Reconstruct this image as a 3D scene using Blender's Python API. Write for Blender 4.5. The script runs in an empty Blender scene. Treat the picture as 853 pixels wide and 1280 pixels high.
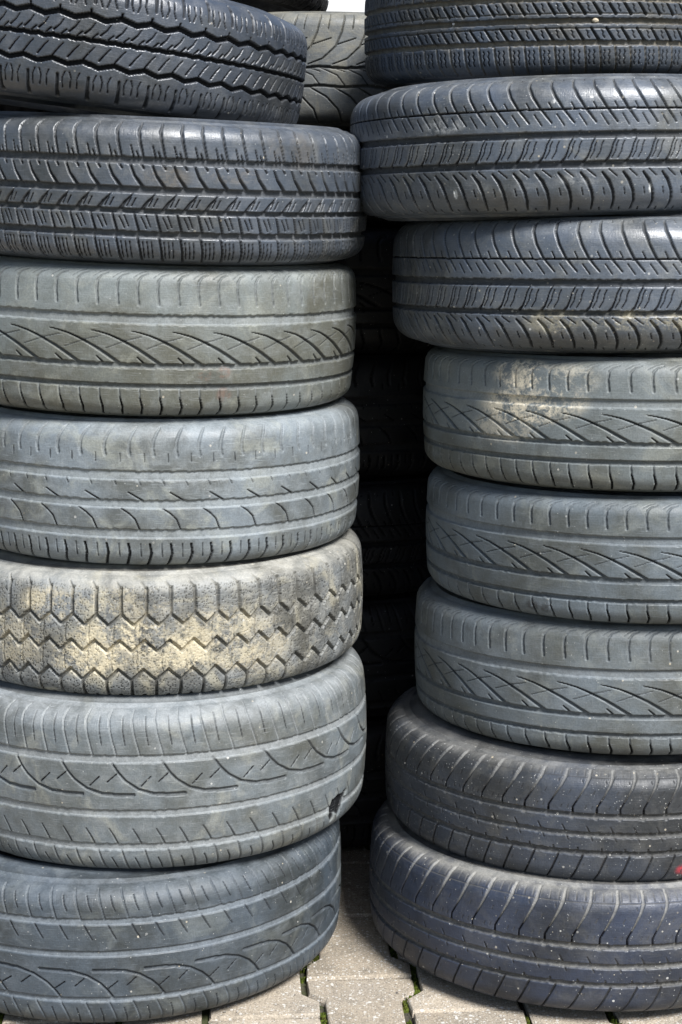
import bpy, math, random
import numpy as np

PI = math.pi
scene = bpy.context.scene
COL = scene.collection

# ------------------------------------------------------------------ helpers
def mesh_from_grid(name, V, F, smooth=True):
    me = bpy.data.meshes.new(name)
    me.vertices.add(len(V)); me.vertices.foreach_set('co', V.astype(np.float32).ravel())
    nf = len(F)
    me.loops.add(nf * 4); me.loops.foreach_set('vertex_index', F.astype(np.int32).ravel())
    me.polygons.add(nf)
    me.polygons.foreach_set('loop_start', (np.arange(nf) * 4).astype(np.int32))
    me.polygons.foreach_set('loop_total', np.full(nf, 4, np.int32))
    me.update(calc_edges=True)
    me.polygons.foreach_set('use_smooth', np.full(nf, smooth, bool))
    return me

def grid_faces(nr, nc):
    """rows x cols, cyclic along the columns"""
    r = np.arange(nr - 1)[:, None]; c = np.arange(nc)[None, :]; d = (c + 1) % nc
    a = r * nc + c; b = r * nc + d; e = (r + 1) * nc + d; f = (r + 1) * nc + c
    return np.stack([a, b, e, f], -1).reshape(-1, 4)

def set_attr(me, name, arr):
    a = me.attributes.new(name, 'FLOAT', 'POINT'); a.data.foreach_set('value', arr.astype(np.float32).ravel())

def link(name, me, mat, parent=None):
    o = bpy.data.objects.new(name, me); COL.objects.link(o)
    if mat: me.materials.append(mat)
    if parent: o.parent = parent
    return o

def sstep(a, b, x):
    t = np.clip((x - a) / (b - a), 0, 1); return t * t * (3 - 2 * t)

# ------------------------------------------------------------------ tread painter (real depth, in millimetres)
class Tread:
    """s runs round the tyre, u across it (up positive); D is the cut depth, K bare rubber blackened for the shade in the cuts, G trapped dust."""
    def __init__(self, s, u, circ, seed, flip=False):
        self.s = -s if flip else s
        self.u = -u if flip else u
        self.C = circ
        self.D = np.zeros((len(u), len(s))); self.K = np.zeros_like(self.D); self.G = np.zeros_like(self.D)
        self.r = np.random.RandomState(seed)
        ph = self.r.rand(8) * 6.28
        th = 2 * PI * self.s / circ
        self.wob = sum(np.sin(th * k + p) for k, p in zip((17, 29, 53, 83, 111, 140, 171, 203), ph)) * 0.12
        # uneven pitch: real tread blocks come in several lengths
        wp = lambda q: .016 * np.sin(3 * q + ph[0]) + .006 * np.sin(7 * q + ph[1])
        self.s = self.s + circ / 2 / PI * (wp(th) - wp(0.))
    def put(self, rows, m, d, dust):
        a = self.D[rows]; np.maximum(a, m * d, out=a); self.D[rows] = a
        if dust >= 0:
            a = self.G[rows]; np.maximum(a, m * dust, out=a); self.G[rows] = a
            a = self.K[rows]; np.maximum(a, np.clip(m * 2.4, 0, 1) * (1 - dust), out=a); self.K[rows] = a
    def ring(self, ua, ub, d=4, dust=.5, zig=None, e=.4):
        off = self.wob if zig is None else zig(self.s) + self.wob * .5
        pad = 2 + np.abs(off).max()
        rows = np.where((self.u > min(ua, ub) - pad) & (self.u < max(ua, ub) + pad))[0]
        if not len(rows): return
        y = self.u[rows][:, None] - off[None, :]
        c, h = (ua + ub) / 2, abs(ua - ub) / 2
        m = 1 - sstep(h - e, h + e, np.abs(y - c))
        self.put(rows, m, d, dust)
    def line(self, pts, n, w, d=3, dust=.3, e=.45):
        """polyline (s,u) repeated n times round the tyre; w one width or one per point"""
        P = self.C / n
        w = np.broadcast_to(np.asarray(w, float), (len(pts),))
        pad = w.max() / 2 + e + 1
        us = [p[1] for p in pts]
        rows = np.where((self.u > min(us) - pad) & (self.u < max(us) + pad))[0]
        if not len(rows): return
        y = self.u[rows][:, None]
        M = np.zeros((len(rows), len(self.s)))
        for (a, b, wa, wb) in zip(pts[:-1], pts[1:], w[:-1], w[1:]):
            lo, hi = min(a[0], b[0]) - pad, max(a[0], b[0]) + pad
            dx, dy = b[0] - a[0], b[1] - a[1]; L = dx * dx + dy * dy + 1e-9
            x0 = np.mod(self.s - lo, P) + lo
            k = 0
            while k * P + lo <= hi:
                x = (x0 + k * P)
                cols = np.where(x <= hi)[0]
                if len(cols):
                    xx = x[cols][None, :]
                    t = np.clip(((xx - a[0]) * dx + (y - a[1]) * dy) / L, 0, 1)
                    dist = np.hypot(xx - a[0] - t * dx, y - a[1] - t * dy)
                    h = (wa + (wb - wa) * t) / 2
                    m = 1 - sstep(h - e, h + e, dist)
                    sub = M[:, cols]; np.maximum(sub, m, out=sub); M[:, cols] = sub
                k += 1
        self.put(rows, M, d, dust)
    def dots(self, n, spots, r, d=1.5, dust=0):
        for (a, b) in spots: self.line([(a, b), (a + .01, b)], n, 2 * r, d, dust, e=.5)
    def pits(self, cell, prob, r, d, u0, u1, dust=0.):
        n = int(self.C / cell)
        k = int((u1 - u0) / cell)
        for j in range(k):
            idx = np.where(self.r.rand(n) < prob)[0]
            ss = (idx + self.r.rand(len(idx))) * self.C / n - self.C / 2
            uu = u0 + (j + .5 + (self.r.rand(len(idx)) - .5) * .8) * cell
            rows = np.where(np.abs(self.u - (u0 + (j + .5) * cell)) < cell * 1.5)[0]
            if not len(rows): continue
            order = np.argsort(self.s); sc = self.s[order]
            for a, b in zip(ss, uu):
                i0, i1 = np.searchsorted(sc, [a - r * 2, a + r * 2])
                if i1 <= i0: continue
                cols = order[i0:i1]
                dist = np.hypot(self.s[cols][None, :] - a, self.u[rows][:, None] - b)
                m = 1 - sstep(r * .5, r * 1.3, dist)
                ix = np.ix_(rows, cols)
                self.D[ix] = np.maximum(self.D[ix], m * d); self.K[ix] = np.maximum(self.K[ix], m * (1 - dust))

def tri(n, C, amp, ph=0.):
    P = C / n
    def f(s):
        x = np.mod(s / P + ph, 1.0)
        return amp * (4 * np.abs(x - .5) - 1)      # peak at x=0, valley at x=.5
    return f

# ------------------------------------------------------------------ the tread patterns
def pat_van(t):                    # zigzag ribbed van tyre
    n = 53; C = t.C
    t.ring(31.5, 25, 7, .12, tri(n, C, 2.6))
    t.ring(2.6, -2.6, 7, .12, tri(n * 2, C, .8, .3))
    t.ring(-27, -33, 7, .12, tri(n, C, 2.6, .1))
    P = C / n
    for k in (0, 1):
        o = k * P / 2
        t.line([(o - 5, 7), (o + 2, 14), (o + 6, 21)], n, [2.2, 1.4, 1.0], 3, 0)
        t.line([(o - 4, -24), (o + 3, -14), (o + 8, -8)], n, [2.0, 1.4, 1.0], 3, 0)
    t.line([(P * .25 - 5, 3), (P * .25 + 1, 9)], n * 2, 1.6, 3, 0)
    t.line([(0, 30), (0, 37)], n, 2.4, 4, 0)
    for sg in (1, -1):
        t.line([(4, sg * 46), (4, sg * 60), (5, sg * 78)], n, [3, 3.6, 5], 4, .25)
        for a, b in ((11.5, 1.4), (19.5, -1.4), (29, 1.4)):
            t.line([(a + b, sg * 42), (a - b, sg * 50), (a - b * .3, sg * 62)], n, 1.4, 2.5, .05)

def pat_touring(t):                # five ribs, slanted blocks, sipes
    n = 74
    for a, b in ((44.5, 35.5), (7.5, -1), (-20, -26.5), (-48.5, -56.5)): t.ring(a, b, 5.5, .55)
    t.line([(0, 42), (-5, 64), (-6.5, 78), (-3.5, 89), (-3, 101)], n, [2.6, 3, 3, 2.4, 2], 4.5, .45)
    t.line([(-16, 58), (-12.5, 44)], n, [1.2, 2], 3, .1)
    t.line([(-9, 51), (-6.5, 44)], n, [1.2, 2], 3, .1)
    t.line([(-17.5, 37), (-11, 21), (0, 6)], n, [2.0, 2.8, 4.2], 4.5, .35)
    t.line([(-4, 37), (.5, 30)], n, 2.2, 3, .2)
    t.line([(-29, -22), (-22, -12), (-15, -5), (-12, 0)], n, [4.2, 3, 1.6, 1.0], 4, .2)
    t.line([(-20, -17), (-15, -7)], n, 1.3, 2.5, 0)
    t.line([(-14, -17), (-9, -7)], n, 1.3, 2.5, 0)
    t.line([(-11.5, -25), (-4.5, -50)], n, [2.2, 3.2], 4.5, .3)
    t.line([(-2, -31), (2.5, -40), (4.5, -45)], n, 1.2, 2.5, 0)
    t.line([(4, -29), (8, -39), (9.5, -43)], n, 1.2, 2.5, 0)
    t.line([(-7, -54), (-3, -74), (0, -95), (1, -103)], n, [2.4, 2.8, 2.8, 2.4], 4.5, .25)
    for a in (0, 5.5, 11): t.line([(a, -62), (a + 3, -86)], n, 1.3, 2.5, .1)

def pat_slash(t):                  # long slashes in a broad band
    n = 35
    t.ring(37.3, 24.5, 3.6, .85); t.ring(-26.5, -33, 3.8, .5); t.ring(-53.7, -60.5, 3.8, .5)
    t.line([(-95, 15), (-84, 13), (-70, 9.5), (-57, 4.5), (-44, -1.5)], n, [.7, 1.1, 1.6, 2.2, 2.8], 3.4, .1)
    t.line([(-46, -.5), (-32, -7.5), (-20.5, -14.4), (1, -28)], n, [2.4, 3.4, 4.0, 4.2], 3.6, .42)
    t.line([(-74, -8), (-48, 2), (-26, 8)], n, [.8, 1.0, .8], 1.3, .25)
    t.line([(-58, 3), (-34, 4)], n, .7, .5, .6)
    t.line([(-31, -19), (-23, -26)], n, [1.2, 2], 3, .1)
    m = 2 * n
    t.line([(-45, 91), (-54, 87), (-59, 80), (-60, 68), (-58, 50)], m, [1.0, 1.8, 3.0, 3.2, 3.0], 2.4, .55)
    t.line([(-48, 95), (-56, 92), (-66, 84)], m, .9, 1, .4)
    t.line([(-56, -61), (-55, -72)], m, [2.2, 2.2], 2.4, .8)
    t.line([(-55, -72), (-51.5, -86), (-52.5, -101), (-53, -108)], m, [1.8, 2.6, 2.6, 2.4], 3.8, .0)
    t.line([(-44, -101), (-43, -107)], m, 1.4, 1.2, .2)

def pat_worn(t):                   # worn four rib summer tyre
    n = 36; m = 63
    t.ring(35.5, 22.5, 2.8, .9); t.ring(-3.5, -15, 2.8, .9); t.ring(-43.5, -56, 2.8, .9)
    t.line([(-9, 96), (-14, 86), (-18, 75), (-19, 65), (-17, 56)], m, [1.5, 3, 3.8, 4, 3.6], 2.2, .55)
    t.line([(1.5, 59), (2, 48)], m, 1.0, 1.2, .1)
    t.line([(-6, 24), (-3, 17)], m, 1.2, 1.6, .2)
    t.line([(-19, 7), (0, -4.5)], n, [1.1, 1.9], 2.6, 0)
    t.line([(-28, -15), (-18, -22), (-10, -30), (-4, -45)], n, [1.1, 1.5, 1.6, 1.6], 2.4, 0)
    k = 70
    t.line([(-19, -64), (-17, -77), (-20, -92), (-23, -106)], k, [2.6, 3.2, 3.2, 3], 3.6, .05)
    t.line([(-31, -63), (-30, -82)], k, 1.1, 1.5, .1)

def pat_winter(t):                 # hexagon lugs
    n = 59; C = t.C; P = C / n
    t.ring(29.8, 23.8, 6, .5, tri(n, C, 7.4, .5))
    t.ring(-6, -12, 6, .5, tri(n, C, 7.6, .59))
    t.ring(-46.4, -52.4, 6, .5, tri(n, C, 7.6, .66))
    t.line([(P / 2, 33), (P / 2, 60), (P / 2, 71)], n, [4.2, 5, 5], 5.5, .35)
    t.line([(P / 2 - 1, 71), (P / 2 - 7, 80)], n, [3.4, 2], 2, .4)
    a = -P * .16
    t.line([(a, -57), (a, -101)], n, [3.8, 4.6], 6, .25)
    t.line([(a + P / 2, -84), (a + P / 2, -102)], n, [4.5, 6.5], 5, .0)
    t.line([(P * .22, 21), (P * .16, 4), (P * .2, -4)], n, [1.6, 1.0, 1.6], 1.6, .3)
    t.line([(P * .12, -16), (P * .06, -32), (P * .1, -43)], n, [1.6, 1.0, 1.6], 1.6, .3)
    t.pits(2.6, .34, .8, 1.5, -90, 76)
    t.line([(3, 96), (14, 96)], n, 1.0, 1, .0)

def pat_arc(t):                    # sweeping arcs, dusty grooves
    n = 29; m = 63
    t.ring(56.6, 45.5, 3.0, .95); t.ring(-19.4, -29, 2.8, .9); t.ring(-67.4, -77, 2.8, .95)
    t.line([(-1, 48), (9, 33), (19, 22), (36.5, 10), (57, 3.5), (76, 2), (101, 2)], n, [2.6, 3, 3, 3.4, 4.6, 5.2, 5.2], 3.2, .35)
    t.line([(-6, 20), (7, 31)], n, 1.5, 2.2, 0)
    t.line([(41, 14.5), (54, 27)], n, 1.5, 2.2, 0)
    t.line([(-2, 124), (-4.5, 105), (-2, 88), (1, 76), (7, 55)], m, [1.4, 2, 2.2, 2.2, 2.2], 2.2, .75)
    t.line([(15, 110), (15.5, 90), (19, 70)], m, 1.2, 1.4, .1)
    t.line([(28, -46), (34, -56), (40, -68)], m, [1.0, 1.6, 1.9], 2, .15)
    t.line([(44, -76), (50, -97), (53, -112), (54, -124)], m, [2, 2.1, 2.1, 1.8], 2.4, .5)
    t.line([(63, -88), (67, -98), (70, -112)], m, 1.2, 1.6, .05)

def pat_curve(t):                  # curved laterals, S sipes
    n = 69
    t.ring(30.2, 28.4, 3, 0); t.ring(1.4, -7, 5, .35); t.ring(-35.6, -44, 5, .35)
    t.line([(-28, 88), (-30, 82), (-30, 66), (-24, 48), (-15, 31), (0, 12)], n, [2, 3, 3.2, 3, 2.6, 1.4], 3, .35)
    t.line([(-4, 39), (0, 31)], n, 1.2, 2, 0)
    t.line([(6.4, 23), (16, 9)], n, 1.2, 2, .05)
    t.dots(n, [(-14, 83)], 1.1, 1.5, 0)
    t.line([(-14, 84), (-14, 90)], n, .9, .8, 0)
    t.line([(12, -37), (17, -31), (20, -24), (22.5, -15), (28, -5)], n, [2.8, 2.2, 1.6, 1.4, 1.4], 3.4, .05)
    for o in (8.5, 17): t.line([(12 + o, -32), (17 + o, -24), (18.5 + o, -16), (21 + o, -11)], n, 1.2, 2, .05)
    t.line([(-20, -50), (-11.5, -60), (-5.6, -73), (-3, -86), (-4, -103)], n, [2.2, 4.2, 3.8, 3.2, 2], 3.4, .2)
    t.line([(-11.5, -46), (0, -55)], n, 1.2, 2, .05)
    t.line([(10, -69), (12, -78)], n, 1.3, 1.6, .05)
    t.line([(7, -98), (8, -104)], n, 1.4, 1.2, .0)

def pat_wedge(t):                  # wedge slots filled with dust
    n = 59; P = t.C / n
    t.ring(18.5, 11.5, 4.0, .6); t.ring(-9, -16.5, 4.0, .65); t.ring(-36.5, -43, 4, .5)
    t.line([(24, 97), (22, 76), (17.5, 62), (11, 48), (6, 38)], n, [3.6, 4.8, 3.4, 2.0, 1.1], 2.4, .9)
    t.line([(15, 57), (9.5, 45), (3, 33), (0, 27), (0, 16)], n, [1.0, 1.6, 1.9, 2, 2.6], 3.4, .0)
    t.line([(0, 75), (P, 75)], n, .9, .9, .4)
    for k in range(3): t.line([(4 + k * P / 3, 78), (4 + k * P / 3, 92)], n, .9, .8, .4)
    t.line([(13, 66), (12, 70)], n, .9, 1, .3)
    t.line([(-6, 48), (-3.5, 54)], n, .9, 1, .3)
    for a in (-8, -17): t.line([(a, 25), (a + 2, 30)], n, .9, 1, .3)
    t.line([(20, 0), (25, -10)], n, [.8, 1.9], 2.0, .3)
    t.line([(-1.5, 11), (1.5, 11)], n, 2.6, 2.2, .6)
    t.line([(27, -16), (29.5, -22)], n, [1.9, .9], 1.8, .3)
    t.line([(9, -33.5), (9.6, -38)], n, 2.2, 2.0, .3)
    t.line([(17, -42), (7.5, -63), (-2, -84), (-5, -95)], n, [2.4, 2.2, 1.9, 1.6], 3.2, .15)
    t.line([(18, -54), (16.5, -58)], n, .9, .9, .4)

def pat_block(t):                  # narrow tyre with two rows of slanted blocks each side
    n = 78
    t.ring(3.6, -3.6, 5.5, .6)
    for sg in (1, -1):
        t.ring(sg * 9, sg * 10.2, 2, .4)
        t.ring(sg * 25, sg * 31.5, 5.5, .8)
        t.line([(0, sg * 30), (2, sg * 45), (6, sg * 74)], n, [2.4, 2.4, 2.6], 4, .8)
        for a in (6.5, 13.5):
            t.line([(a, sg * 37), (a + 1.6, sg * 40), (a - .4, sg * 44), (a + 1.8, sg * 48), (a, sg * 52), (a + 1.8, sg * 56)], n, 1.2, 2, 0)
    t.line([(-13, -9), (0, -27)], n, [2, 3.6], 5, .25)
    t.line([(-13, 27), (0, 9)], n, [2, 3.6], 5, .25)
    for sg in (1, -1):
        t.line([(2, sg * 17 + 5), (4.5, sg * 17 + 2), (3.5, sg * 17 - 1), (7, sg * 17 - 5)], n, 1.2, 2, 0)

def pat_sweep(t):                  # big directional sweeps
    n = 52
    t.ring(2.4, -1.6, 4, .4, tri(26, t.C, 1.4)); t.ring(-27, -31, 4, .4, tri(26, t.C, 1.4))
    t.line([(0, 108), (0, 78), (-5, 55), (-15, 33), (-36, 14), (-60, 5)], n, [1.6, 2.2, 2.2, 2.2, 1.8, 1.2], 3.5, .3)
    t.line([(17, 106), (16, 80), (13, 60)], n, 1.2, 2.5, .1)
    t.line([(-12, 36), (18, 46)], n, 1.4, 2.5, .05)
    t.line([(-56, -31), (-30, -45), (-10, -65), (0, -100)], n, [1.2, 1.9, 2.2, 2.2], 3.5, .3)
    t.line([(-40, 0), (-12, -12), (0, -27)], n, 1.2, 2, .1)
    t.line([(-70, 3), (-40, -6)], n, 1.0, 2, .1)

# ------------------------------------------------------------------ materials
def N(nt, typ, loc=(0, 0), **kw):
    n = nt.nodes.new(typ); n.location = loc
    for k, v in kw.items(): setattr(n, k, v)
    return n

class Shader:
    def __init__(self, name):
        self.m = bpy.data.materials.new(name); self.m.use_nodes = True
        self.nt = self.m.node_tree; self.nt.nodes.clear()
    def node(self, typ, **kw): return N(self.nt, typ, **kw)
    def con(self, a, b): self.nt.links.new(a, b)
    def val(self, sock, v):
        if hasattr(v, 'is_output') or isinstance(v, bpy.types.NodeSocket): self.con(v, sock)
        else: sock.default_value = v
    def math(self, op, a, b=0., c=None, clamp=False):
        n = self.node('ShaderNodeMath', operation=op, use_clamp=clamp)
        self.val(n.inputs[0], a); self.val(n.inputs[1], b)
        if c is not None: self.val(n.inputs[2], c)
        return n.outputs[0]
    def mix(self, f, a, b, mode='MIX'):
        n = self.node('ShaderNodeMix', data_type='RGBA', blend_type=mode)
        self.val(n.inputs[0], f); self.val(n.inputs[6], a); self.val(n.inputs[7], b)
        return n.outputs[2]
    def ramp(self, x, a, b):
        n = self.node('ShaderNodeMapRange', interpolation_type='SMOOTHSTEP')
        self.val(n.inputs[0], x); n.inputs[1].default_value = a; n.inputs[2].default_value = b
        return n.outputs[0]
    def noise(self, vec, scale, detail=4, rough=.6, dist=0.):
        n = self.node('ShaderNodeTexNoise'); self.con(vec, n.inputs['Vector'])
        n.inputs['Scale'].default_value = scale; n.inputs['Detail'].default_value = detail
        n.inputs['Roughness'].default_value = rough; n.inputs['Distortion'].default_value = dist
        return n.outputs['Fac']
    def attr(self, name):
        n = self.node('ShaderNodeAttribute', attribute_name=name); return n.outputs['Fac']
    def mapping(self, vec, loc=(0, 0, 0), scale=(1, 1, 1)):
        n = self.node('ShaderNodeMapping'); self.con(vec, n.inputs['Vector'])
        n.inputs['Location'].default_value = loc; n.inputs['Scale'].default_value = scale
        return n.outputs['Vector']

def c4(c): return (c[0], c[1], c[2], 1)

def rubber(name, base, dust, film=.35, groove=.6, top=.3, specks=.3, gloss=.0, seed=0, dark=(.006, .006, .007), stain=(.5, .48, .45), lowpatch=.25, tstart=.62, spec=.5):
    s = Shader(name)
    co = s.node('ShaderNodeTexCoord')
    P = s.mapping(co.outputs['Object'], (seed * 3.7, seed * 1.9, seed * 5.3))
    uv = s.node('ShaderNodeUVMap', uv_map='around')
    Q = s.mapping(uv.outputs['UV'], (seed * 2.3, seed * .7, 0), (7, 60, 1))
    big = s.noise(P, 7, 6, .62, .3)
    med = s.noise(P, 34, 6, .68, .4)
    fine = s.noise(P, 420, 2, .6)
    streak = s.noise(Q, 1, 6, .6, .2)
    g, k, e, st = s.attr('groove'), s.attr('dark'), s.attr('edge'), s.attr('stain')
    # the rubber itself, patchy with age
    b2 = tuple(x * (1 - lowpatch * 1.4) * y for x, y in zip(base, (1.06, 1.0, .88)))
    b1 = tuple(x * (1 + lowpatch) * y for x, y in zip(base, (.95, 1.0, 1.08)))
    col = s.mix(s.ramp(big, .34, .66), c4(b2), c4(b1))
    # film of grey dust on the worn faces
    f = s.math('MULTIPLY', s.ramp(med, .42, .72), s.ramp(streak, .25, .75))
    col = s.mix(s.math('MULTIPLY', f, film), col, c4(dust))
    f2 = s.math('MULTIPLY', s.ramp(s.noise(P, 13, 6, .66, 1.2), .50, .68), film * .9)
    col = s.mix(f2, col, c4(tuple(x * y for x, y in zip(dust, (1.03, .97, .80)))))
    # rubbed clean smudges
    sm = s.math('MULTIPLY', s.ramp(s.noise(P, 10, 6, .7, 1.6), .56, .70), .55)
    col = s.mix(sm, col, c4(tuple(x * .55 for x in base)))
    # bare rubber down in sipes, blackened to stand for the shade inside
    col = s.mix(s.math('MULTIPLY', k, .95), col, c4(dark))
    # dust lying in grooves
    gd = s.math('MULTIPLY', g, s.math('MULTIPLY_ADD', s.ramp(s.noise(P, 90, 5, .7), .3, .7), .55, .45))
    col = s.mix(s.math('MULTIPLY', gd, groove, clamp=True), col, c4(dust))
    # dust settled on the upper shoulder
    te = s.math('MULTIPLY', s.ramp(e, tstart, min(1.0, tstart + .3)), s.math('MULTIPLY_ADD', s.ramp(med, .3, .65), .7, .3))
    col = s.mix(s.math('MULTIPLY', te, top), col, c4(dust))
    # splashes on the worn faces
    stn = s.math('MULTIPLY', st, s.ramp(s.math('MULTIPLY_ADD', s.noise(P, 22, 5, .7, .6), .6, s.math('MULTIPLY', s.noise(P, 150, 5, .75, .5), .5)), .48, .62), clamp=True)
    col = s.mix(stn, col, c4(stain))
    # grain
    col = s.mix(.28, col, s.mix(s.ramp(fine, .3, .7), (.62, .62, .62, 1), (1.38, 1.38, 1.38, 1)), 'MULTIPLY')
    # fine scuffs round and across the tread
    q1 = s.noise(s.mapping(uv.outputs['UV'], (seed * 1.3, 0, 0), (40, 700, 1)), 1, 1, .6)
    q2 = s.noise(s.mapping(uv.outputs['UV'], (0, seed * 2.1, 0), (500, 60, 1)), 1, 1, .6, 1.0)
    col = s.mix(s.math('MULTIPLY', s.ramp(q1, .60, .74), film * .8), col, c4(dust))
    col = s.mix(s.math('MULTIPLY', s.ramp(q2, .66, .80), film * .5), col, c4(dust))
    # light specks of grit and droppings
    vo = s.node('ShaderNodeTexVoronoi'); s.con(P, vo.inputs['Vector']); vo.inputs['Scale'].default_value = 95
    cr = s.node('ShaderNodeSeparateColor'); s.con(vo.outputs['Color'], cr.inputs[0])
    size = s.math('MULTIPLY', s.ramp(cr.outputs[0], 1 - .55 * specks, 1.0), .17)
    sp = s.math('LESS_THAN', vo.outputs['Distance'], size)
    col = s.mix(s.math('MULTIPLY', sp, s.math('MULTIPLY_ADD', cr.outputs[1], .6, .2)), col, s.mix(cr.outputs[2], (.50, .50, .48, 1), (.40, .34, .24, 1)))
    vo2 = s.node('ShaderNodeTexVoronoi'); s.con(P, vo2.inputs['Vector']); vo2.inputs['Scale'].default_value = 260
    cr2 = s.node('ShaderNodeSeparateColor'); s.con(vo2.outputs['Color'], cr2.inputs[0])
    sp2 = s.math('LESS_THAN', vo2.outputs['Distance'], s.math('MULTIPLY', s.ramp(cr2.outputs[1], 1 - .5 * specks, 1.0), .2))
    col = s.mix(s.math('MULTIPLY', sp2, .55), col, (.42, .42, .40, 1))
    bs = s.node('ShaderNodeBsdfPrincipled'); s.con(col, bs.inputs['Base Color'])
    ro = s.math('MULTIPLY_ADD', s.ramp(med, .35, .7), .22, .46 - gloss)
    ro = s.math('ADD', ro, s.math('MULTIPLY', g, .2), clamp=True)
    ro = s.math('ADD', ro, s.math('MULTIPLY', k, .35), clamp=True)
    s.con(ro, bs.inputs['Roughness'])
    s.con(s.math('MULTIPLY_ADD', k, .04 - spec, spec), bs.inputs['Specular IOR Level'])
    bp = s.node('ShaderNodeBump'); bp.inputs['Strength'].default_value = .6; bp.inputs['Distance'].default_value = .0011
    h = s.math('ADD', s.math('MULTIPLY', med, .9), s.math("MULTIPLY", fine, .3))
    h = s.math('ADD', h, s.math('MULTIPLY', sp, .12))
    h = s.math('ADD', h, s.math('MULTIPLY', s.math('ADD', q1, q2), .25))
    s.con(h, bp.inputs['Height']); s.con(bp.outputs[0], bs.inputs['Normal'])
    out = s.node('ShaderNodeOutputMaterial'); s.con(bs.outputs[0], out.inputs[0])
    return s.m

# ------------------------------------------------------------------ tyres
GROUP = 'used car tyres stacked on the paving'

def columns(fine, mid, coarse, R):
    """angles round the tyre, closest together on the side that faces out of the stack"""
    out = []; a = -PI
    while a < PI:
        out.append(a); b = abs(a)
        if b < 1.02: st = fine
        elif b < 1.95: st = fine + (mid - fine) * min(1, (b - 1.02) / .5)
        else: st = coarse
        a += st / R
    return np.array(out)

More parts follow.
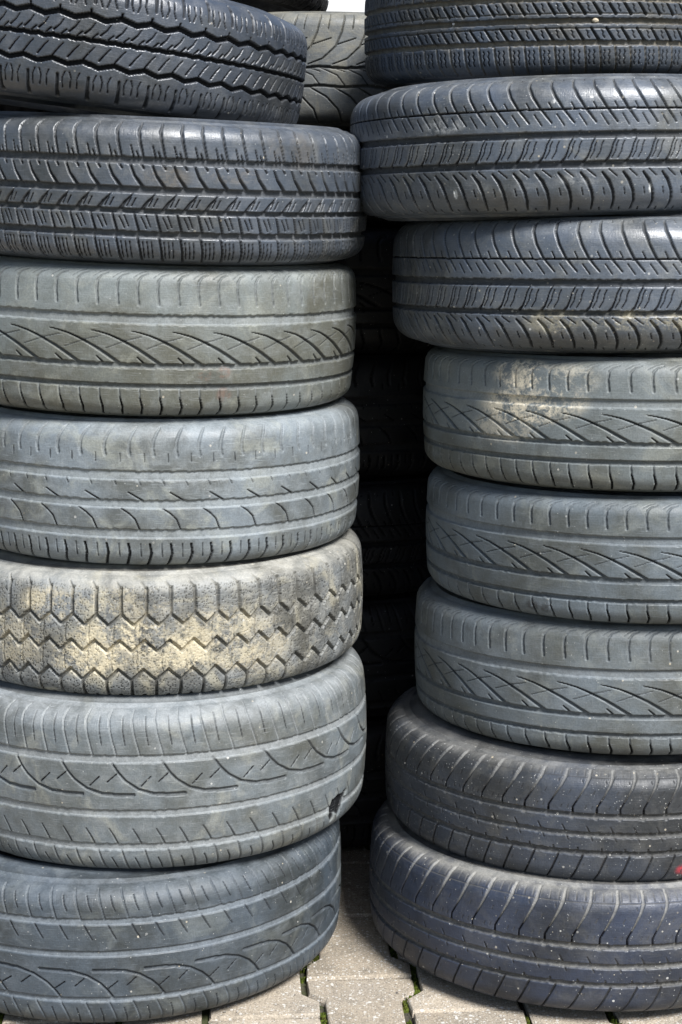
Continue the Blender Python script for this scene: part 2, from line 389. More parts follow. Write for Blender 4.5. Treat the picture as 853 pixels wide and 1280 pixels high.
def tyre(label, pos, ta, tb, R, hw, pattern, mat, s0=0., warp=None, flip=False, rs=.022, crown=.75,
         stains=(), cut=None, res=(1.05e-3, 2.4e-3, 5e-3), dv=1.1e-3, seed=1, rim=.20, name='car_tyre', spin=0.):
    root = bpy.data.objects.new(name, None); COL.objects.link(root)
    root['label'] = label; root['category'] = 'tyre'; root['group'] = GROUP
    from mathutils import Vector, Matrix
    n = Vector((math.sin(ta), -math.sin(tb), 1)).normalized()
    e1 = Vector((0, 1, 0)).cross(n).normalized(); e2 = n.cross(e1)
    M = Matrix((e1, e2, n)).transposed().to_4x4(); M.translation = Vector(pos)
    root.matrix_world = M @ Matrix.Rotation(spin, 4, 'Z')
    rng = np.random.RandomState(seed)
    hwt = hw - .0055
    ang = math.radians(80)
    zf = hwt - rs * math.sin(ang)
    arc = zf + rs * ang
    nu = int(2 * arc / dv)
    u = np.linspace(-arc, arc, nu)
    au = np.abs(u); sg = np.sign(u)
    flat = au <= zf
    a = np.clip((au - zf) / rs, 0, None)
    t0 = zf / crown                                   # slope at the end of the crown
    z = np.where(flat, u, sg * (zf + rs * (np.sin(np.clip(a + t0 * .6, 0, 2)) - math.sin(t0 * .6))))
    drop = np.where(flat, u * u / (2 * crown), zf * zf / (2 * crown) + rs * (math.cos(t0 * .6) - np.cos(a + t0 * .6)))
    r = R - drop
    dz, dr = np.gradient(z), np.gradient(r)
    L = np.hypot(dz, dr); nr_, nz_ = dz / L, -dr / L   # outward normal in the (r,z) plane
    th = columns(*res, R)
    s_mm = R * th * 1000
    um = u * 1000
    uc = um if warp is None else np.interp(um, warp[0], warp[1])
    if warp is not None:                              # keep going past the last point
        uc = np.where(um > warp[0][-1], warp[1][-1] + um - warp[0][-1], uc)
        uc = np.where(um < warp[0][0], warp[1][0] + um - warp[0][0], uc)
    T = Tread(s_mm - s0, uc, 2 * PI * R * 1000, seed, flip)
    pattern(T)
    S, U = np.meshgrid(s_mm, um)
    D = T.D.copy()
    fade = sstep(0, 6, arc * 1000 - np.abs(U))
    D *= fade
    if cut is not None:                               # a torn out piece: polygon in (s,u)
        poly = np.array(cut); inside = np.zeros(D.shape)
        j1 = 1.1 * np.sin(U * .45 + .8); j2 = 1.3 * np.sin(S * .28 + 1.0) + .5 * np.sin(S * .8)
        S2, U2 = S + j1, U + j2; ins = np.zeros(D.shape, bool)
        for (x0, y0), (x1, y1) in zip(poly, np.roll(poly, -1, 0)):
            ins ^= ((y0 > U2) != (y1 > U2)) & (S2 < (x1 - x0) * (U2 - y0) / (y1 - y0 + 1e-9) + x0)
        inside = ins.astype(float)
        for _ in range(3): inside = (inside + np.roll(inside, 1, 0) + np.roll(inside, -1, 0) + np.roll(inside, 1, 1) + np.roll(inside, -1, 1)) / 5
        D = np.maximum(D, inside * 5); T.K = np.maximum(T.K, sstep(.15, .7, inside)); T.G = T.G * (1 - inside)
    # worn, uneven face
    low = sum(np.sin(th * k + p)[None, :] * np.cos(u * q + p2)[:, None] for k, p, q, p2 in
              zip((3, 5, 9, 14, 23), rng.rand(5) * 6.3, (10, 25, 40, 70, 90), rng.rand(5) * 6.3)) * .12
    D = D + low
    # torn, rounded block edges: slightly soften the cut walls in the dusty tyres
    rr = r[:, None] - D * 1e-3 * nr_[:, None]; zz = z[:, None] - D * 1e-3 * nz_[:, None]
    V = np.stack([rr * np.sin(th)[None, :], -rr * np.cos(th)[None, :], zz], -1).reshape(-1, 3)
    F = grid_faces(nu, len(th))
    me = mesh_from_grid('tread', V, F)
    set_attr(me, 'groove', T.G); set_attr(me, 'dark', T.K)
    set_attr(me, 'edge', np.broadcast_to((u / arc)[:, None], D.shape))
    st = np.zeros_like(D)
    for (sx, ux, ra, rb, am) in stains:
        q = np.hypot((S - sx) / ra, (U - ux) / rb); st = np.maximum(st, am * (1 - sstep(.45, 1.0, q)))
    set_attr(me, 'stain', st)
    uvl = me.uv_layers.new(name='around')
    uvv = np.stack([S / 1000, U / 1000], -1).reshape(-1, 2)
    uvl.data.foreach_set('uv', uvv[F.ravel()].astype(np.float32).ravel())
    link('tread', me, mat, root)
    # sidewalls and the lining
    ths = th[::3]
    re, ze = r[-1], z[-1]
    for up in (1, -1):
        pr = [(re + .0002, ze - .0006), (re - .004, ze + .0006), (re - .0046, ze + .0016), (re - .009, ze + .0024), (re - .0095, ze + .0034), (re - .012, ze + .0036),
              (re - .0126, ze + .0026), (re - .024, hw + .0012), (re - .042, hw + .0014), (re - .047, hw + .0018), (re - .049, hw + .0006),
              ((re + rim) / 2 - .012, hw - .006), (rim + .018, hw - .020), (rim + .016, hw - .019), (rim + .008, hw - .024), (rim, hw - .028), (rim - .003, hw - .036), (rim, hw - .045), (rim + .01, hw - .044)]
        pr = np.array(pr)
        Vs = np.stack([pr[:, 0][:, None] * np.sin(ths)[None], -pr[:, 0][:, None] * np.cos(ths)[None],
                       np.broadcast_to(up * pr[:, 1][:, None], (len(pr), len(ths)))], -1).reshape(-1, 3)
        Fs = grid_faces(len(pr), len(ths))
        if up < 0: Fs = Fs[:, ::-1]
        ms = mesh_from_grid('sidewall', Vs, Fs)
        k = np.zeros((len(pr), len(ths)))
        for nm, v in (('groove', 0), ('dark', 0), ('stain', 0)): set_attr(ms, nm, k + v)
        set_attr(ms, 'edge', k + (1.0 if up > 0 else -1.0))
        ul = ms.uv_layers.new(name='around')
        uu = np.stack([np.broadcast_to(R * ths[None], k.shape), np.broadcast_to((arc + np.arange(len(pr)) * .006)[:, None] * up, k.shape)], -1).reshape(-1, 2)
        ul.data.foreach_set('uv', uu[Fs.ravel()].astype(np.float32).ravel())
        link('sidewall', ms, mat, root)
    ri = re - .012
    pi_ = np.array([(rim + .01, -(hw - .044)), (ri - .03, -(hw - .012)), (ri, -(hw - .03)), (ri + .006, 0), (ri, hw - .03), (ri - .03, hw - .012), (rim + .01, hw - .044)])
    thl = th[::6]
    Vl = np.stack([pi_[:, 0][:, None] * np.sin(thl)[None], -pi_[:, 0][:, None] * np.cos(thl)[None],
                   np.broadcast_to(pi_[:, 1][:, None], (len(pi_), len(thl)))], -1).reshape(-1, 3)
    link('inner_liner', mesh_from_grid('inner_liner', Vl, grid_faces(len(pi_), len(thl))), LINER, root)
    return root

LINER = rubber('liner_rubber', (.022, .022, .024), (.1, .1, .1), film=.2, groove=0, top=0, specks=.1, seed=40)
def W(tyre_u, canon_u): return (tyre_u, canon_u)
GREY = (.275, .29, .295); BLUE = (.19, .215, .24)

# ---- the left stack, bottom to top
tyre('dark worn tyre at the foot of the left stack, resting on the paving', (-.3344, 2.3564, .1134), -.0046, -.0053, .3398, .1053, pat_arc,
     rubber('tyre_rubber', (.042, .051, .058), BLUE, film=.3, groove=.75, top=.3, specks=.35, seed=1), s0=34.3, flip=True, rs=.030, seed=11,
     warp=W([-99, -50.3, 16.7, 61.7, 99], [-120, -45, 30, 78, 120]))
tyre('wide grey tyre with sweeping arcs and a torn black patch at its lower right edge', (-.2864, 2.3774, .3361), -.0042, -.0014, .3284, .1204, pat_arc,
     rubber('tyre_rubber', (.102, .112, .112), GREY, film=.45, groove=.8, top=.75, specks=.15, seed=2), s0=-16.3, rs=.032, seed=12,
     cut=[(333, -60), (378, -57), (368, -76), (354, -90), (343, -80), (336, -96), (330, -84)])
tyre('muddy winter tyre with hexagonal lugs caked in yellowish dirt', (-.2828, 2.4038, .5462), -.0075, .0145, .3172, .0898, pat_winter,
     rubber('tyre_rubber', (.135, .138, .132), (.37, .36, .32), film=.65, groove=.6, top=.75, specks=.5, seed=3, stain=(.56, .49, .34), lowpatch=.35), s0=-59.7, rs=.026, seed=13,
     stains=[(-11, 5, 90, 32, .85), (-111, 45, 60, 30, .7), (150, -30, 70, 26, .6), (-55, -25, 80, 34, .9), (60, -20, 90, 40, .8), (120, 10, 80, 40, .6), (-20, 50, 120, 30, .4), (190, -20, 60, 50, .4), (-170, -10, 70, 50, .5)])
tyre('pale dusty tyre with four worn flat ribs and fine arc cuts', (-.2804, 2.41, .7395), .0153, .0219, .308, .1035, pat_worn,
     rubber('tyre_rubber', (.128, .141, .144), (.285, .31, .32), film=.55, groove=.8, top=.4, specks=.15, seed=4, lowpatch=.3), s0=17.9, rs=.026, seed=14)
tyre('olive grey tyre with long diagonal slashes and three brown spots', (-.2906, 2.4087, .9468), .029, .0294, .3103, .1037, pat_slash,
     rubber('tyre_rubber', (.132, .140, .127), (.275, .295, .30), film=.4, groove=.7, top=.25, specks=.1, seed=5, stain=(.16, .10, .075)), s0=53.3, rs=.022, seed=15,
     stains=[(113, -41, 13, 11, .6), (141, -38, 13, 10, .75), (142, -68, 14, 12, .6)])
tyre('blue black five rib tyre with deep square blocks, second from top of the left stack', (-.2836, 2.3977, 1.1445), .0337, .0467, .3195, .094, pat_touring,
     rubber('tyre_rubber', (.050, .058, .069), (.185, .19, .195), film=.3, groove=.5, top=.15, specks=.12, gloss=.12, spec=.75, seed=6, stain=(.32, .25, .16)), s0=-26.8, rs=.024, seed=16,
     stains=[(252, 62, 26, 34, .1), (212, 60, 22, 28, .1), (60, 20, 40, 16, .16), (150, 25, 50, 14, .16)])
tyre('glossy black tyre with zigzag grooves lying tilted on top of the left stack', (-.3712, 2.4014, 1.3335), .1237, .0345, .3149, .083, pat_van,
     rubber('tyre_rubber', (.036, .042, .052), (.15, .155, .165), film=.18, groove=.25, top=.1, specks=.12, gloss=.16, spec=.8, seed=7), s0=50.7, rs=.03, seed=17, crown=.6)

# ---- the right stack, bottom to top
tyre('black tyre with tan dust in its wedge slots at the foot of the right stack', (.3779, 2.3755, .1014), .0093, -.0374, .3285, .0935, pat_wedge,
     rubber('tyre_rubber', (.022, .028, .044), (.30, .29, .26), film=.08, groove=.7, top=.7, tstart=.76, spec=.5, specks=.6, gloss=.06, seed=8), s0=-22.4, rs=.028, seed=18,
     warp=W([-87.5, -36.5, 18.5, 87.5], [-87.5, -36.5, 18.5, 87.5]))
tyre('dark speckled tyre with a red paint mark, second from bottom of the right stack', (.3891, 2.3969, .2779), .004, -.0085, .3172, .086, pat_wedge,
     rubber('tyre_rubber', (.032, .037, .046), (.24, .235, .22), film=.13, groove=.6, top=.5, tstart=.78, spec=.45, specks=1.0, gloss=.05, seed=9, stain=(.38, .035, .05)), s0=-38.6, rs=.028, seed=19,
     warp=W([-86, -28, 25, 86], [-87.5, -36.5, 18.5, 87.5]), stains=[(94, -58, 22, 12, 1.0)])
tyre('grey tyre with long diagonal slashes, third from bottom of the right stack', (.4253, 2.4083, .4614), -.0116, -.0288, .3101, .0975, pat_slash,
     rubber('tyre_rubber', (.100, .111, .113), (.22, .24, .255), film=.36, groove=.7, top=.3, specks=.3, seed=10), s0=-31.6, rs=.022, seed=20,
     warp=W([-97.5, -56.5, -29.5, 32.5, 97.5], [-103, -53.7, -26.5, 37.3, 103]))
tyre('grey tyre with long diagonal slashes and two dark round spots on its lower shoulder', (.4444, 2.3988, .6492), -.0099, -.0066, .3155, .0904, pat_slash,
     rubber('tyre_rubber', (.097, .111, .117), (.215, .24, .26), film=.38, groove=.7, top=.2, specks=.15, seed=11, stain=(.025, .025, .025)), s0=-38.3, rs=.022, seed=21,
     warp=W([-90.4, -48.3, -19.3, 36.7, 90.4], [-103, -53.7, -26.5, 37.3, 103]), stains=[(-197, -67, 13, 11, .75), (-175, -70, 13, 10, .7)])
tyre('grey tyre with long diagonal slashes and a pale splash of dried mud', (.4366, 2.399, .8317), -.0108, -.0071, .315, .0921, pat_slash,
     rubber('tyre_rubber', (.120, .130, .124), (.245, .262, .265), film=.4, groove=.7, top=.25, specks=.25, seed=12, stain=(.58, .52, .40)), s0=-58.5, rs=.022, seed=22,
     warp=W([-92.1, -44.1, -20.1, 35.9, 92.1], [-103, -53.7, -26.5, 37.3, 103]),
     stains=[(-213, 20, 80, 34, 1.2), (-215, 66, 55, 32, 1.1), (-165, 30, 60, 30, .8), (-240, -10, 70, 24, .5), (-150, 60, 60, 30, .4)])
tyre('dark blue grey tyre with curved cuts, narrower than the like tyre it carries', (.3878, 2.3992, 1.0156), -.0084, -.0025, .3153, .0918, pat_curve,
     rubber('tyre_rubber', (.062, .071, .083), (.235, .24, .235), film=.3, groove=.35, top=.2, specks=.6, gloss=.10, spec=.75, seed=13, stain=(.36, .32, .22)), s0=-58.1, rs=.034, seed=23,
     warp=W([-91.8, -31.8, 8.2, 34.2, 91.8], [-104.6, -35.6, 1.4, 29.4, 86]),
     stains=[(-118, -48, 50, 20, .5), (-20, -44, 70, 16, .55), (60, -46, 60, 16, .5)])
tyre('wide blue grey tyre with curved cuts, spotted with a white bird dropping', (.3218, 2.4024, 1.1977), -.0266, .0146, .3137, .0908, pat_curve,
     rubber('tyre_rubber', (.066, .076, .090), (.23, .235, .235), film=.3, groove=.35, top=.2, specks=.5, gloss=.12, spec=.8, seed=14, stain=(.62, .62, .60)), s0=-2.2, rs=.034, seed=24, warp=W([-88.5, -19.3, 17.7, 45.7, 88.5], [-104.6, -35.6, 1.4, 29.4, 80]),
     stains=[(-18.7, 64, 5, 4, 1.6), (-56.7, 55, 3, 3, 1.6), (-8, 60, 3, 2, 1.2), (-190, -58, 4, 8, .9), (70, -54, 3, 8, .8), (-25, -43, 34, 10, .22), (-206, 30, 40, 12, .35)])
tyre('narrow dark tyre with small slanted blocks, topmost of the right stack', (.2983, 2.4865, 1.3758), -.0204, .055, .27, .075, pat_block,
     rubber('tyre_rubber', (.046, .055, .068), (.26, .225, .165), film=.14, groove=.8, top=.2, specks=.2, gloss=.06, seed=15), s0=-123.7, rs=.024, seed=25)

# ---- the back stack in the gap, bottom to top
LO = dict(res=(2.0e-3, 3.5e-3, 8e-3), dv=2.0e-3)
DK = lambda i, b=1.: rubber('tyre_rubber', (.010 * b, .0098 * b, .011 * b), (.045, .043, .046), film=.15, groove=.2, top=.25, specks=.25, seed=20 + i)  # rubber colour darkened for the back tyres to deepen the gap's shade
bx, by = -.03, 2.985
GZ_ = .008
PLAIN = []
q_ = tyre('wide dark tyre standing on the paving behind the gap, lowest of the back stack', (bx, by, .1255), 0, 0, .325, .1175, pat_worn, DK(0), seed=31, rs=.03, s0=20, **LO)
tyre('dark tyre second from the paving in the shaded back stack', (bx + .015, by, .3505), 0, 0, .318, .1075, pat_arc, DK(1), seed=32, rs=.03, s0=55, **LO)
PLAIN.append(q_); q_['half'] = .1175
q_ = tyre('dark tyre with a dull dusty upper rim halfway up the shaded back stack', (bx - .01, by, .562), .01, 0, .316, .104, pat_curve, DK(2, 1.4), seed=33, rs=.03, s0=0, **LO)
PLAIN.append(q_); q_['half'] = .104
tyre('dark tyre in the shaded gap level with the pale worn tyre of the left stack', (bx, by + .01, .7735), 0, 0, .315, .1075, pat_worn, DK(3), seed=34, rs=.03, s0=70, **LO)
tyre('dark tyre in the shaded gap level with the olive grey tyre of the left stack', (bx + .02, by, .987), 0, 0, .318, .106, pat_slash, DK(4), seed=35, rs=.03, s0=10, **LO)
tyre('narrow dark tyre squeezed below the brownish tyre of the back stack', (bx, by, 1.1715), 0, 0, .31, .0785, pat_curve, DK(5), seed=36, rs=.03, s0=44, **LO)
tyre('brownish dusty tyre with sweeping directional grooves seen between the two front stacks', (bx, by, 1.3415), 0, 0, .33, .0915, pat_sweep,
     rubber('tyre_rubber', (.088, .092, .090), (.22, .21, .175), film=.5, groove=.35, top=.55, specks=.3, seed=27), seed=37, rs=.022, s0=-10)
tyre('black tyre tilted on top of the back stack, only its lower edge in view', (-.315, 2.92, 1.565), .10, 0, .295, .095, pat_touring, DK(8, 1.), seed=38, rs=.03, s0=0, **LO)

# two unseen stacks added behind the front ones to block light in the gap
def copy_thing(root, pos, label):
    r = root.copy(); COL.objects.link(r); r.matrix_world = Matrix.Translation(pos) @ Matrix.Rotation(random.random() * 6, 4, 'Z'); r['label'] = label
    for ch in root.children:
        c = ch.copy(); COL.objects.link(c); c.parent = r; c.matrix_parent_inverse.identity()
    return r
from mathutils import Matrix
random.seed(3)
for (hx, hy), lab in (((-.69, 2.97), 'plain dark tyre of the unseen stack added behind the left front stack'), ((.635, 2.99), 'plain dark tyre of the unseen stack added behind the right front stack')):
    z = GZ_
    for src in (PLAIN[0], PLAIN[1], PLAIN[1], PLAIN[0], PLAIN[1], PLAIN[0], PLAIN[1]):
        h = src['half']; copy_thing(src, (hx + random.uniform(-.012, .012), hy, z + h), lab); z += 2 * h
for q in PLAIN: del q['half']

# ------------------------------------------------------------------ ground
PEB1, PEB2 = (.3326, 2.2228, 1.3629), (.1472, 2.2680, 1.3619)
import bmesh
GZ = .008
def concrete():
    s = Shader('concrete')
    co = s.node('ShaderNodeTexCoord'); P = co.outputs['Object']
    tone = s.attr('tone')
    big = s.noise(P, 5, 5, .6); med = s.noise(P, 45, 6, .7); fine = s.noise(P, 380, 4, .65)
    col = s.mix(tone, (.325, .275, .212, 1), (.44, .375, .295, 1))
    col = s.mix(s.math('MULTIPLY', s.ramp(big, .4, .7), .35), col, (.26, .25, .235, 1))
    col = s.mix(s.math('MULTIPLY', s.ramp(med, .5, .75), .4), col, (.20, .185, .155, 1))
    st = s.noise(P, 14, 6, .7, 1.0)
    col = s.mix(s.math('MULTIPLY', s.ramp(st, .5, .66), .6), col, (.17, .15, .12, 1))
    col = s.mix(.7, col, s.mix(s.ramp(fine, .3, .7), (.6, .6, .6, 1), (1.4, 1.4, 1.38, 1)), 'MULTIPLY')
    for sc, amt, c in ((150, .2, (.66, .64, .60, 1)), (330, .45, (.62, .60, .55, 1)), (210, .30, (.60, .58, .54, 1)), (420, .3, (.09, .085, .08, 1))):
        vo = s.node('ShaderNodeTexVoronoi'); s.con(P, vo.inputs['Vector']); vo.inputs['Scale'].default_value = sc
        cr = s.node('ShaderNodeSeparateColor'); s.con(vo.outputs['Color'], cr.inputs[0])
        sp = s.math('LESS_THAN', vo.outputs['Distance'], s.math('MULTIPLY', s.ramp(cr.outputs[0], 1 - amt, 1.0), .42))
        col = s.mix(s.math('MULTIPLY', sp, .7), col, c)
    bs = s.node('ShaderNodeBsdfPrincipled'); s.con(col, bs.inputs['Base Color']); bs.inputs['Roughness'].default_value = .9
    bs.inputs['Specular IOR Level'].default_value = .25
    bp = s.node('ShaderNodeBump'); bp.inputs['Strength'].default_value = .9; bp.inputs['Distance'].default_value = .0022
    s.con(s.math('ADD', s.math('MULTIPLY', med, .5), fine), bp.inputs['Height']); s.con(bp.outputs[0], bs.inputs['Normal'])
    out = s.node('ShaderNodeOutputMaterial'); s.con(bs.outputs[0], out.inputs[0])
    return s.m
def soil():
    s = Shader('joint_soil')
    co = s.node('ShaderNodeTexCoord'); P = co.outputs['Object']
    a = s.noise(P, 18, 4, .6); b = s.noise(P, 300, 4, .7)
    col = s.mix(s.ramp(b, .35, .65), (.03, .026, .018, 1), (.085, .075, .055, 1))
    col = s.mix(s.math('MULTIPLY', s.ramp(a, .4, .6), .8), col, (.045, .055, .012, 1))
    bs = s.node('ShaderNodeBsdfPrincipled'); s.con(col, bs.inputs['Base Color']); bs.inputs['Roughness'].default_value = 1
    bp = s.node('ShaderNodeBump'); bp.inputs['Strength'].default_value = .8; bp.inputs['Distance'].default_value = .003
    s.con(b, bp.inputs['Height']); s.con(bp.outputs[0], bs.inputs['Normal'])
    out = s.node('ShaderNodeOutputMaterial'); s.con(bs.outputs[0], out.inputs[0])
    return s.m
def mossy():
    s = Shader('moss')
    co = s.node('ShaderNodeTexCoord'); P = co.outputs['Object']
    b = s.noise(P, 160, 4, .7); a = s.noise(P, 25, 3, .6)
    col = s.mix(s.ramp(b, .35, .68), (.018, .026, .004, 1), (.095, .125, .018, 1))
    col = s.mix(s.math('MULTIPLY', s.ramp(a, .5, .68), .7), col, (.075, .055, .018, 1))
    bs = s.node('ShaderNodeBsdfPrincipled'); s.con(col, bs.inputs['Base Color']); bs.inputs['Roughness'].default_value = 1
    bs.inputs['Specular IOR Level'].default_value = .1
    bp = s.node('ShaderNodeBump'); bp.inputs['Strength'].default_value = 1; bp.inputs['Distance'].default_value = .003
    s.con(b, bp.inputs['Height']); s.con(bp.outputs[0], bs.inputs['Normal'])
    out = s.node('ShaderNodeOutputMaterial'); s.con(bs.outputs[0], out.inputs[0])
    return s.m

# the interlocking double-T pavers
rnd = random.Random(5)
LEN, PIT, ROT = .2175, .1415, math.radians(4.5)
X0, Y0 = .0325, 2.200
Wd, Nw, hl = .0775, .0545, LEN / 2 - .0032
ya, yb = .066, .0425
outline = [(-Wd, -hl), (Wd, -hl), (Wd, -ya), (Nw, -yb), (Nw, yb), (Wd, ya), (Wd, hl), (-Wd, hl), (-Wd, ya), (-Nw, yb), (-Nw, -yb), (-Wd, -ya)]
def inset(poly, d):
    out = []; n = len(poly)
    for i in range(n):
        a, b, c = Vector(poly[i - 1]), Vector(poly[i]), Vector(poly[(i + 1) % n])
        e, g = (b - a).normalized(), (c - b).normalized()
        n1, n2 = Vector((-e.y, e.x)), Vector((-g.y, g.x))
        m = (n1 + n2); m = m / max(.3, m.dot(n1))
        out.append(tuple(b + m * d))
    return out
from mathutils import Vector
rings = [(0, -.030), (0, -.0046), (.0012, -.0016), (.0034, 0)]
ringp = [inset(outline, d) for d, _ in rings]
verts, faces, tones = [], [], []
joint_pts = []
cr_, sr_ = math.cos(ROT), math.sin(ROT)
def place(x, y): return (X0 + cr_ * x - sr_ * y, Y0 + sr_ * x + cr_ * y)
for i in range(-26, 30):
    for j in range(-8, 22):
        px, py = i * PIT, (j + .5 + (.5 if i % 2 else 0)) * LEN
        near = abs(px) < 1.2 and py < 1.6
        base = len(verts); t = rnd.random(); dz = rnd.uniform(-.0014, .0014); tx, ty = rnd.uniform(-.01, .01), rnd.uniform(-.008, .008)
        a = rnd.uniform(-.008, .008); ox, oy = rnd.uniform(-.0012, .0012), rnd.uniform(-.0008, .0008)
        for (d, z), poly in zip(rings, ringp):
            for k, (x, y) in enumerate(poly):
                jx, jy = (rnd.uniform(-.0018, .0018), rnd.uniform(-.0014, .0014)) if near else (0, 0)
                X, Y = place(px + x + ox + jx - a * y, py + y + oy + jy + a * x)
                verts.append((X, Y, GZ + z + dz + tx * x + ty * y))
        for r_ in range(len(rings) - 1):
            for k in range(12):
                k2 = (k + 1) % 12
                faces.append((base + r_ * 12 + k, base + r_ * 12 + k2, base + (r_ + 1) * 12 + k2, base + (r_ + 1) * 12 + k)); 
        faces.append(tuple(base + (len(rings) - 1) * 12 + k for k in range(12)))
        tones += [t] * (12 * len(rings))
        if near:
            for k in (1, 2, 3, 4, 5): joint_pts.append((px, py, outline[k], outline[k + 1]))
me = bpy.data.meshes.new('paving'); me.from_pydata(verts, [], faces); me.update()
set_attr(me, 'tone', np.array(tones))
o = link('paving', me, concrete()); o['kind'] = 'structure'

# soil under and between the pavers, running on to the horizon
me = bpy.data.meshes.new('ground'); G_ = 900
me.from_pydata([(-G_, -G_, GZ - .0105), (G_, -G_, GZ - .0105), (G_, G_, GZ - .0105), (-G_, G_, GZ - .0105)], [], [(0, 1, 2, 3)])
o = link('ground', me, soil()); o['kind'] = 'structure'

# moss cushions in the joints
verts, faces = [], []
def tuft(x, y, z, r, h):
    base = len(verts); n = 7
    for (q, zz) in ((1.0, -.2), (.85, .45), (.45, .9)):
        for k in range(n):
            an = 2 * PI * k / n + rnd.random() * .5; rr = r * q * rnd.uniform(.75, 1.2)
            verts.append((x + rr * math.cos(an), y + rr * math.sin(an), z + h * zz * rnd.uniform(.8, 1.15)))
    verts.append((x, y, z + h))
    for r_ in range(2):
        for k in range(n):
            faces.append((base + r_ * n + k, base + r_ * n + (k + 1) % n, base + (r_ + 1) * n + (k + 1) % n, base + (r_ + 1) * n + k))
    for k in range(n): faces.append((base + 2 * n + k, base + 2 * n + (k + 1) % n, base + 3 * n))
from mathutils import noise as mn
for (px, py, a, b) in joint_pts:
    L = math.hypot(b[0] - a[0], b[1] - a[1])
    for _ in range(int(L / .0011)):
        t = rnd.random(); x, y = px + a[0] + (b[0] - a[0]) * t + .0047, py + a[1] + (b[1] - a[1]) * t
        X, Y = place(x, y)
        v = mn.noise((X * 11, Y * 11, 2.3)) + .35 * mn.noise((X * 60, Y * 60, 7.1))
        if v < -.25: continue
        tuft(X + rnd.gauss(0, .0024), Y + rnd.gauss(0, .0024), GZ - .0105, rnd.uniform(.0012, .0030), .004 + .010 * min(1, max(0, v + .35)) * rnd.uniform(.5, 1))
me = bpy.data.meshes.new('moss'); me.from_pydata(verts, [], faces); me.update()
me.polygons.foreach_set('use_smooth', np.ones(len(faces), bool))
o = link('moss', me, mossy()); o['kind'] = 'stuff'; o['label'] = 'green moss growing in the joints of the paving'

# loose grit swept against the tyres and into the joints
verts, faces = [], []
def grain(x, y, r):
    base = len(verts); z = GZ + r * .5
    for k in range(5):
        an = 2 * PI * k / 5 + rnd.random(); q = r * rnd.uniform(.7, 1.2)
        verts.append((x + q * math.cos(an), y + q * math.sin(an), z + rnd.uniform(-.3, .2) * r))
    verts.append((x, y, z + r * rnd.uniform(.5, .9))); verts.append((x, y, z - r * .8))
    for k in range(5):
        faces.append((base + k, base + (k + 1) % 5, base + 5)); faces.append((base + (k + 1) % 5, base + k, base + 6))
for _ in range(1500):
    x, y = rnd.uniform(-.75, .85), rnd.uniform(1.7, 2.75)
    d = min(abs(math.hypot(x + .334, y - 2.356) - .335), abs(math.hypot(x - .378, y - 2.3755) - .325))
    if rnd.random() < .15 + math.exp(-d / .03): grain(x, y, .0007 + .0018 * rnd.random() ** 3)
me = bpy.data.meshes.new('grit'); me.from_pydata(verts, [], faces); me.update()
gm = Shader('grit'); gco = gm.node('ShaderNodeTexCoord')
gcol = gm.mix(gm.ramp(gm.noise(gco.outputs['Object'], 140, 2, .5), .35, .65), (.09, .08, .07, 1), (.55, .51, .44, 1))
gb = gm.node('ShaderNodeBsdfPrincipled'); gm.con(gcol, gb.inputs['Base Color']); gb.inputs['Roughness'].default_value = .9
go = gm.node('ShaderNodeOutputMaterial'); gm.con(gb.outputs[0], go.inputs[0])
o = link('grit', me, gm.m); o['kind'] = 'stuff'; o['label'] = 'loose grit lying on the paving around the tyres'

# small loose things
def plain(name, c, rough=.8):
    s = Shader(name); co = s.node('ShaderNodeTexCoord')
    col = s.mix(s.ramp(s.noise(co.outputs['Object'], 260, 4, .7), .3, .7), c4(tuple(x * .75 for x in c)), c4(c))
    bs = s.node('ShaderNodeBsdfPrincipled'); s.con(col, bs.inputs['Base Color']); bs.inputs['Roughness'].default_value = rough
    out = s.node('ShaderNodeOutputMaterial'); s.con(bs.outputs[0], out.inputs[0]); return s.m
def stone(name, label, cat, pos, size, mat, group=None, sd=1):
    bm = bmesh.new(); bmesh.ops.create_icosphere(bm, subdivisions=3, radius=1)
    for v in bm.verts:
        k = 1 + .25 * mn.noise(v.co * 1.6 + Vector((sd * 7.3, 0, 0))) + .08 * mn.noise(v.co * 5 + Vector((sd, 3, 0)))
        v.co = Vector((v.co.x * size[0] * k, v.co.y * size[1] * k, v.co.z * size[2] * k))
    me = bpy.data.meshes.new(name); bm.to_mesh(me); bm.free()
    me.polygons.foreach_set('use_smooth', np.ones(len(me.polygons), bool))
    o = link(name, me, mat); o.location = pos; o['label'] = label; o['category'] = cat
    if group: o['group'] = group
    return o
stone('pebble', 'pale cream pebble stuck in the middle groove of the topmost right tyre', 'pebble', PEB1, (.0044, .004, .0036), plain('pale_stone', (.55, .47, .35)), 'pebbles caught in tread grooves', 2)
stone('pebble', 'tiny white stone stuck in the middle groove left of the cream pebble', 'pebble', PEB2, (.0018, .002, .0018), plain('white_stone', (.7, .7, .72)), 'pebbles caught in tread grooves', 3)
stone('paint_flake', 'small white flake lying on the paving in front of the right stack', 'flake', (.405, 2.028, GZ + .0025), (.006, .004, .0022), plain('white_flake', (.75, .78, .82)), None, 5)

# ------------------------------------------------------------------ camera, light, render
cam = bpy.data.cameras.new('camera'); co = bpy.data.objects.new('camera', cam); COL.objects.link(co)
f, pitch, H, roll = 2009.58, .17112, 1.07905, .00885
cam.sensor_fit = 'VERTICAL'; cam.sensor_height = 36; cam.lens = f / 1280 * 36
cam.clip_start = .05; cam.clip_end = 3000
from mathutils import Matrix
co.matrix_world = Matrix.Translation((0, 0, H)) @ Matrix.Rotation(PI / 2 - pitch, 4, 'X') @ Matrix.Rotation(roll, 4, 'Z')
scene.camera = co

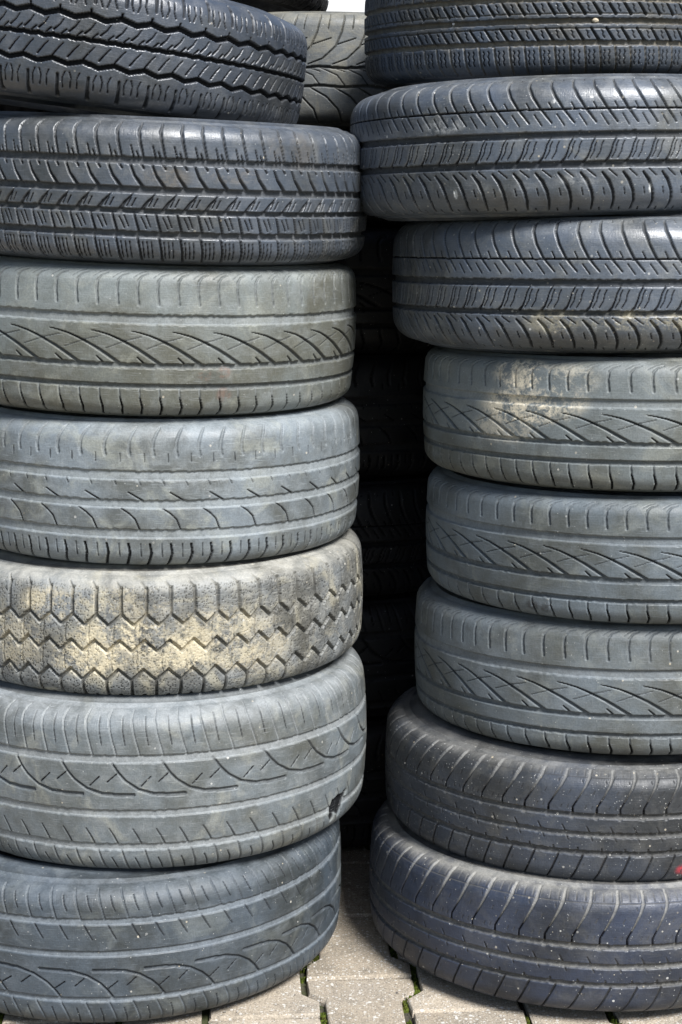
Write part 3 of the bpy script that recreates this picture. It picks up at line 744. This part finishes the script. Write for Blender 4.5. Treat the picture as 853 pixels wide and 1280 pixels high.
w = bpy.data.worlds.new('World'); scene.world = w; w.use_nodes = True
nt = w.node_tree; bg = nt.nodes['Background']
sky = nt.nodes.new('ShaderNodeTexSky'); sky.sky_type = 'NISHITA'; sky.sun_disc = False
ELEV, AZ = math.radians(49), math.radians(146)      # sun high, behind the camera and to its right
sky.sun_elevation = ELEV; sky.sun_rotation = AZ
sky.air_density = 1.0; sky.dust_density = 1.2; sky.ozone_density = 1.0
# a bright bank of cloud low in the sky beyond the stacks
tc = nt.nodes.new('ShaderNodeTexCoord'); sx = nt.nodes.new('ShaderNodeSeparateXYZ'); nt.links.new(tc.outputs['Generated'], sx.inputs[0])
cn = nt.nodes.new('ShaderNodeTexNoise'); cn.inputs['Scale'].default_value = 3.5; cn.inputs['Detail'].default_value = 7; nt.links.new(tc.outputs['Generated'], cn.inputs['Vector'])
def wm(op, a, b, c=None):
    n = nt.nodes.new('ShaderNodeMath'); n.operation = op
    for i, v in enumerate((a, b) if c is None else (a, b, c)):
        if isinstance(v, (int, float)): n.inputs[i].default_value = v
        else: nt.links.new(v, n.inputs[i])
    return n.outputs[0]
def wr(x, a, b):
    n = nt.nodes.new('ShaderNodeMapRange'); n.interpolation_type = 'SMOOTHSTEP'; nt.links.new(x, n.inputs[0]); n.inputs[1].default_value = a; n.inputs[2].default_value = b
    return n.outputs[0]
hgt = wm('MULTIPLY_ADD', cn.outputs['Fac'], -.22, sx.outputs['Z'])
bank = wm('MULTIPLY', wr(hgt, .22, .08), wr(sx.outputs['Y'], -.1, .4))
mx = nt.nodes.new('ShaderNodeMix'); mx.data_type = 'RGBA'; nt.links.new(bank, mx.inputs[0]); nt.links.new(sky.outputs[0], mx.inputs[6]); mx.inputs[7].default_value = (9.0, 9.1, 9.3, 1)
nt.links.new(mx.outputs[2], bg.inputs[0]); bg.inputs[1].default_value = .05
sl = bpy.data.lights.new('sun', 'SUN'); so = bpy.data.objects.new('sun', sl); COL.objects.link(so)
sl.energy = 2.8; sl.angle = math.radians(20); sl.color = (1, .995, .985)
from mathutils import Vector
d = Vector((math.sin(AZ) * math.cos(ELEV), math.cos(AZ) * math.cos(ELEV), math.sin(ELEV)))
so.rotation_euler = d.to_track_quat('Z', 'Y').to_euler()
vs = scene.view_settings
vs.view_transform = 'Standard'; vs.look = 'None'; vs.gamma = 1; vs.use_curve_mapping = False
vs.exposure = 1.42
scene.render.engine = 'CYCLES'
